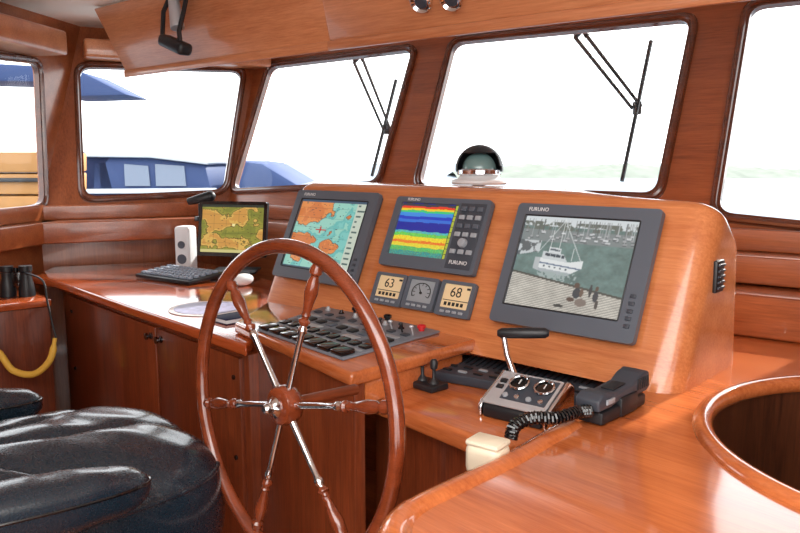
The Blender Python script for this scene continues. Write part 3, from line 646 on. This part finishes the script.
ch=PZ(208,309,ZD); chp=thing('chart_sheet','round pale patterned chart disc lying near the worktop edge','chart',ch)
b=B(Matrix.Translation(ch)); b.lathe([(0,.001),(.13,.001),(.13,.004),(0,.004)],seg=40); b.build('disc',m_paper,chp)
b=B(Matrix.Translation(ch)); b.lathe([(.05,.004),(.112,.004),(.112,.0052),(.05,.0052)],seg=40); b.build('printed_ring',mat('blue_print',(150,150,180),.4,var=.7,bscale=45),chp)
np_=PZ(233,321,ZD); Mn=yawM(np_,R(44)); no=thing('notebook','small dark blue notebook on the worktop next to the dashboard','notebook',Mn)
b=B(Mn); b.box((0,0,.009),(.08,.10,.012),.001); b.build('pages',m_white,no); b=B(Mn); b.box((0,0,.0165),(.085,.105,.003),.001); b.box((0,0,.0025),(.085,.105,.003),.001); b.build('cover',m_blue,no)
lp=PD(200,208,3.5); lo=thing('swivel_lamp','little black swivel lamp clipped on the window sill behind the display','lamp',lp)
b=B(Matrix.Translation(lp)); b.cyl((0,0,-.06),(0,0,-.04),.03,.026,18,.003); b.cyl((0,0,-.04),(0,0,.02),.008); b.build('stem',m_black,lo)
b=B(Matrix.Translation(lp)); b.cyl((-.055,-.01,.03),(.05,.0,.055),.016,.026,18,.004); b.sph((.05,0,.055),.026); b.build('head',m_black,lo)
# ---------------- side shelf with binoculars
e0=PZ(-20,307,.9); e1=PZ(52,299,.9)
ss=thing('side_cabinet','low wooden side cabinet against the left wall, binoculars on top','cabinet',low(e1,0))
ed=(e1-e0).normalized(); en=V((-ed.y,ed.x,0)); en=en if en.y>0 else -en
b=B(); b.prism([low(p,0) for p in (e0+en*.01,e1+en*.01-ed*.01,e1+en*.3-ed*.01,e0+en*.3)],(0,0,.869),.003); b.build('body',w_cab,ss)
b=B(); b.prism([e0,e1,e1+en*.3,e0+en*.3],(0,0,-.03),.008); b.build('top_board',w_desk,ss)
bn=low(PZ(21,298,.9)+en*.05,.901); Mb=yawM(bn,R(-10)); bo=thing('binoculars','black binoculars standing upright on the left side cabinet','binoculars',Mb)
for s_ in (-1,1):
    b=B(Mb); b.lathe([(.0,0),(.031,0),(.032,.012),(.028,.05),(.022,.075),(.022,.10),(.026,.104),(.026,.125),(0,.126)],(.036*s_,0,0),seg=22); b.build('barrel',m_black,bo)
b=B(Mb); b.box((0,0,.07),(.04,.022,.06),.004); b.cyl((0,0,.06),(0,0,.118),.009); b.build('bridge',m_blackg,bo)
De=2.9
st1=cat([bn+Z*.1+V((.03,-.01,0)),PD(42,280,De),PD(47,300,De-.03),PD(52,322,De-.05),PD(56,338,De-.05)],6)
b=B(); b.tube(st1,.004,False,8); b.build('strap',m_black,bo)
st3=cat([PD(-6,344,De-.06),PD(3,358,De-.06),PD(14,371,De-.06),PD(34,374,De-.06),PD(50,360,De-.06),PD(55,338,De-.05)],6)
b=B(); b.tube(st3,[.013 if 3<i<len(st3)-3 else .008 for i in range(len(st3))],False,10); b.build('float',m_yellow,bo)
# ---------------- helm chair
fd=V((.74,.67,0)).normalized(); sdv=V((fd.y,-fd.x,0))
cc0=V((-.70,1.52,0)); Mc2=frame(cc0,fd,-sdv,Z)
hc=thing('helm_chair','black leather helm armchair with padded arms in the lower left','chair',Mc2)
def cushion(M,c,size,p=3.2,nu=32,nv=20,fn=None):
    t=bmesh.new(); bmesh.ops.create_uvsphere(t,u_segments=nu,v_segments=nv,radius=1)
    for v in t.verts:
        x,y,z=v.co; k=(abs(x)**p+abs(y)**p+abs(z)**p)**(1/p); v.co=V((x/k*size[0]/2,y/k*size[1]/2,z/k*size[2]/2))
        if fn: v.co=fn(v.co)
        v.co+=V(c)
    b=B(M); b._add(t); return b
def fold(v):
    a=math.atan2(v.y-.05,v.x+.22); r=math.hypot(v.y-.05,v.x+.22); k=min(1,max(0,(r-.05)/.10))
    aw_=a+.12*math.sin(r*9)
    f=0
    for c,wd,dp_ in ((-1.35,.07,.7),(-.80,.06,1),(-.28,.05,.8),(.25,.06,1),(.80,.06,.8)):
        f-=dp_*math.exp(-abs(aw_-c)/wd)
    w=.5*math.sin(a*9+r*18)+.5*math.sin(v.x*31-v.y*24+1)+.5*math.sin(v.x*47+v.y*52)
    return k*(.016*f)+.0022*w
def dome(v):
    if v.z>-.02:
        d=.03*max(0,1-(v.x/.37)**2)*max(0,1-(v.y/.29)**2); f=fold(v)
        v.z+=(d+f)*min(1,(v.z+.02)/.05)
    if v.x>.15: v.x+=fold(V((v.x,v.y,0)))*.8*(v.x-.15)/.2
    return v
seat=cushion(Mc2,(-.075,0,.705),(.72,.56,.33),3.2,220,130,fn=dome).build('seat',m_leather,hc,80)
b=B(Mc2); sp=[]
for t in np.linspace(-PI*.62,PI*.62,60):
    c_2,s_2=math.cos(t),math.sin(t); k=(abs(c_2)**3.2+abs(s_2)**3.2)**(1/3.2); sp.append((-.075+c_2/k*.348,s_2/k*.270,.79))
b.tube(sp,.006,False,8); b.build('piping',m_leather,seat)
def wr(v):
    s_=math.sin(v.x*60+v.y*20)*.5+math.sin(v.x*37-v.y*40+1)*.5; e=min(1,abs(v.x)/.12)
    v.z+=.0026*s_*e; return v
for s_ in (-1,1):
    Ma=Mc2@Matrix.Translation((-.22,.315*s_,.875))@Matrix.Rotation(R(4),4,'Y')
    ar=cushion(Ma,(0,0,0),(.50,.125,.105),2.6,120,60,fn=wr).build('armrest',m_leather,hc,80)
    b=B(Ma); pts=[]
    for t in np.linspace(0,2*PI,60)[:-1]:
        c_2,s_2=math.cos(t),math.sin(t); k=(abs(c_2)**2.6+abs(s_2)**2.6)**(1/2.6); pts.append((c_2/k*.247,s_2/k*.060,.012))
    b.tube(pts,.0035,True,8); b.build('piping',m_blackg,ar)
    b=B(Mc2); b.prism([(-.4,(.315-.02)*s_,.70),(-.4,(.315-.02)*s_,.87),(-.08,(.315-.02)*s_,.86),(-.14,(.315-.02)*s_,.70)],(0,.04*s_,0),.012,3); b.build('arm_panel',m_leather,ar)
cushion(Mc2,(-.53,0,1.0),(.15,.58,.62),3.2).build('backrest',m_leather,hc,80)
b=B(Mc2); b.cyl((-.12,0,.02),(-.12,0,.60),.04,None,24); b.lathe([(0,0),(.24,0),(.24,.015),(.06,.03),(0,.03)],(-.12,0,.0)); b.build('pedestal',m_chrome,hc)
# ---------------- overhead fittings
p0=PP(198,14,s0,nL)-nL*.08
xo=V((nL.y,-nL.x,0)); xo=xo if xo.x>0 else -xo
Mo=frame(p0,xo,-nL,Z)@Matrix.Scale(1.55,4)
ol=thing('spotlight','black and chrome swivel spotlight hanging on the left overhead panel','lamp',p0)
b=B(Mo); b.box((0,-.02,.05),(.09,.06,.035),.006); b.build('bracket',m_black,ol)
for s_ in (-1,1):
    b=B(Mo); b.tube([(.035*s_,.0,.05),(.045*s_,.02,.0),(.035*s_+.012,.04,-.06),(.025*s_+.025,.04,-.09)],.006,False,8); b.build('yoke_arm',m_black,ol)
b=B(Mo); b.box((.028,.04,-.09),(.10,.04,.03),.01,Matrix.Rotation(R(20),4,'Y'),3); b.build('head',m_black,ol)
b=B(Mo); b.cyl((.0,.02,.03),(.028,.03,-.05),.013,.018,18,.004); b.build('barrel',m_steel,ol)
sp0=None; axl=(-awF*.75-Z*.65).normalized()
for k,(px,py) in enumerate([(431,4),(461,2)]):
    p=PP(px,py,s0,awF)-awF*.05
    if k==0:
        o=thing('ceiling_spotlight','chrome round spotlight over the middle window, left one of two','lamp',p,'chrome spotlights on the overhead panel')
        b=B(Matrix.Translation(p)); b.lathe([(.0,-.05),(.018,-.05),(.024,-.03),(.032,.0),(.036,.010),(.031,.014),(.024,.006),(0,.004)],(0,0,0),axl,28); b.build('housing',m_chrome,o)
        b=B(Matrix.Translation(p)); b.lathe([(0,.004),(.022,.005),(.018,.010),(0,.013)],(0,0,0),axl,24); b.build('lens',m_dgrey,o)
        b=B(Matrix.Translation(p)); b.cyl(-axl*.03,(awF*.045)+V((0,0,.03)),.009,None,12); b.build('mount',m_black,o); sp0=o
    else: dup(sp0,Matrix.Translation(p),'chrome round spotlight over the middle window, right one of two')
# ---------------- wipers outside
def onW(px,py,off): return PP(px,py,F0-nF*off,nF)
for lab,arm1,arm2,pv_,bl in [('black wiper outside the left front window',[(354,62),(384,131)],[(363,60),(390,128)],(387,129),[(396,80),(372,176)]),
        ('black wiper outside the wide middle window',[(575,37),(632,108)],[(587,36),(641,106)],(637,108),[(651,41),(622,181)])]:
    c=onW(*pv_,.1); wp=thing('windscreen_wiper',lab,'wiper',c,'windscreen wipers')
    for A in (arm1,arm2):
        b=B(); b.cyl(onW(*A[0],.11),onW(*A[1],.10),.009,.007,10); b.build('arm',m_black,wp)
    b=B(); b.cyl(onW(*bl[0],.085),onW(*bl[1],.085),.009,.008,8); b.build('blade',m_black,wp)
    b=B(); b.cyl(c-nF*.02,c+nF*.02,.012,None,14); b.box(c,(.03,.03,.05),.005); b.build('pivot',m_black,wp)
    b=B(); m1=onW(*arm1[0],.11); m2=onW(*arm2[0],.11); b.tube([m1,(m1+m2)/2+upF*.03,m2],.012,False,8); b.build('motor_cap',m_black,wp)
# ---------------- outside
m_water=mat('sea_water',(128,138,146),.7,0,0,0,None,.3,.6,.1,.05); m_hill=mat('hazy_hillside',(128,133,124),.9,0,0,0,None,0,.45,.3,0)
b=B(); b.box((0,300,-1.55),(1600,1200,.1)); w_=b.build('sea',m_water,kind='structure')
t=bmesh.new(); N=420; rows=[]
for i in range(N):
    x=10+260*i/(N-1); hgt=.62+.22*math.sin(x*.06)+.18*math.sin(x*.31+1)+.28*random.random()
    if x<26: hgt*=max(0.05,(x-10)/16)
    rows.append([t.verts.new((x,130,-1.6)),t.verts.new((x,134,-1.0+hgt*.55)),t.verts.new((x,142,-.6+hgt*1.5)),t.verts.new((x,160,-1.6))])
for i in range(N-1):
    for k in range(3): t.faces.new((rows[i][k],rows[i+1][k],rows[i+1][k+1],rows[i][k+1]))
b=B(); b._add(t); b.build('hillside',m_hill,kind='structure')
DB=12.
bo_=thing('moored_boat','navy blue boat with canvas cover moored beyond the left windows','boat',PD(200,260,DB)*1)
def bp3(px,py,dd_=0): return PD(px,py,DB+dd_)
b=B(); b.prism([bp3(-40,192),bp3(215,192),bp3(300,184),bp3(306,190),bp3(285,240),bp3(-40,250)],V((0,3,0)),.15); b.build('hull',m_hull,bo_)
b=B(); b.prism([bp3(-40,190,-.08),bp3(216,188,-.08),bp3(216,193,-.08),bp3(-40,195,-.08)],V((0,.1,0)),.02); b.build('rail',m_bwhite,bo_)
b=B(); b.prism([bp3(86,196),bp3(88,155),bp3(150,156),bp3(206,163),bp3(214,196)],V((0,2.2,0)),.12); cv=b.build('cabin',m_mblue,bo_)
b=B(); b.prism([bp3(84,157,-.1),bp3(84,151,-.1),bp3(152,152,-.1),bp3(210,160,-.1),bp3(208,165,-.1),bp3(150,158,-.1)],V((0,2.4,0)),.04); b.build('cabin_roof',m_bwhite,cv)
b=B(); b.prism([bp3(52,196),bp3(52,151),bp3(108,153),bp3(119,196)],V((0,2.6,0))-V((0,.15,0)),.08); b.build('canvas_cover',m_navy,bo_)
for a,c in ((124,150),(155,186)):
    b=B(); b.prism([bp3(a+1,186,-.03),bp3(a,164,-.03),bp3(c-2,166,-.03),bp3(c,186,-.03)],V((0,.02,0))); b.build('cabin_window',m_pale,cv)
b=B(); b.prism([bp3(225,196),bp3(238,160),bp3(262,163),bp3(304,188),bp3(300,196)],V((0,2.4,0)),.1); b.build('foredeck_cover',m_mblue,bo_)
aw_=thing('blue_awning','blue fabric awning seen high through the left windows','awning',PD(60,120,7)*1)
b=B(); b.prism([PD(60,66,7),PD(84,73,7),PD(128,95,7),PD(60,97,7)],V((0,.6,0)),.02); b.prism([PD(-60,60,7),PD(40,66,7),PD(40,82,7),PD(-60,80,7)],V((0,.6,0)),.02); b.build('canopy',m_mblue,aw_)
b=B(); b.cyl(PD(62,90,7.2),PD(62,330,7.2),.03); b.build('pole',m_steel,aw_)
jt=thing('wooden_pier','tan planked pier side seen through the leftmost window','pier',PD(0,240,7.5)*1)
for k in range(5):
    b=B(); y0=152+22*k; b.prism([PD(-120,y0,7.5),PD(46,y0,7.5),PD(46,y0+20.5,7.5),PD(-120,y0+20.5,7.5)],V((0,1,0)),.02); b.build('plank',m_tan,jt)
b=B(); b.prism([PD(-120,178,7.45),PD(48,178,7.45),PD(48,182,7.45),PD(-120,182,7.45)],V((0,.1,0)),.01); b.build('rail',m_black,jt)
# ---------------- light
w=bpy.data.worlds.new('world'); SC.world=w; w.use_nodes=True; nt=w.node_tree; bg=nt.nodes['Background']
tc=nt.nodes.new('ShaderNodeTexCoord'); sx=nt.nodes.new('ShaderNodeSeparateXYZ'); cr=nt.nodes.new('ShaderNodeValToRGB')
nt.links.new(tc.outputs['Generated'],sx.inputs[0]); nt.links.new(sx.outputs['Z'],cr.inputs[0]); nt.links.new(cr.outputs[0],bg.inputs[0])
cr.color_ramp.elements[0].color=(.97,.99,1,1); cr.color_ramp.elements[1].color=(.86,.93,1,1); bg.inputs[1].default_value=3.6
def area(loc,rot,sx_,sy_,e,col=(1,.99,.97)):
    l=bpy.data.lights.new('area','AREA'); l.shape='RECTANGLE'; l.size=sx_; l.size_y=sy_; l.energy=e; l.color=col; o=bpy.data.objects.new('fill_light',l); COL.objects.link(o); o.location=loc; o.rotation_euler=rot; return o  # unseen fill lights added to brighten the interior, not fixtures of the wheelhouse
area((-.3,.3,2.10),(R(15),0,0),2.0,1.4,56)  # added soft fill from just under the ceiling
area((.2,-1.2,1.7),(R(78),0,0),2.8,1.4,42)  # added fill from behind the camera, facing forward
area((.0,-1.0,.9),(R(130),0,0),2.5,1.2,32)  # added upward fill that lifts the ceiling and the room
s=bpy.data.lights.new('sun','SUN'); s.energy=8.0; s.angle=R(1.2); s.color=(1,.96,.88); so_=bpy.data.objects.new('sun',s); COL.objects.link(so_)
so_.rotation_euler=V((-.62,-.62,-.55)).to_track_quat('-Z','Y').to_euler()
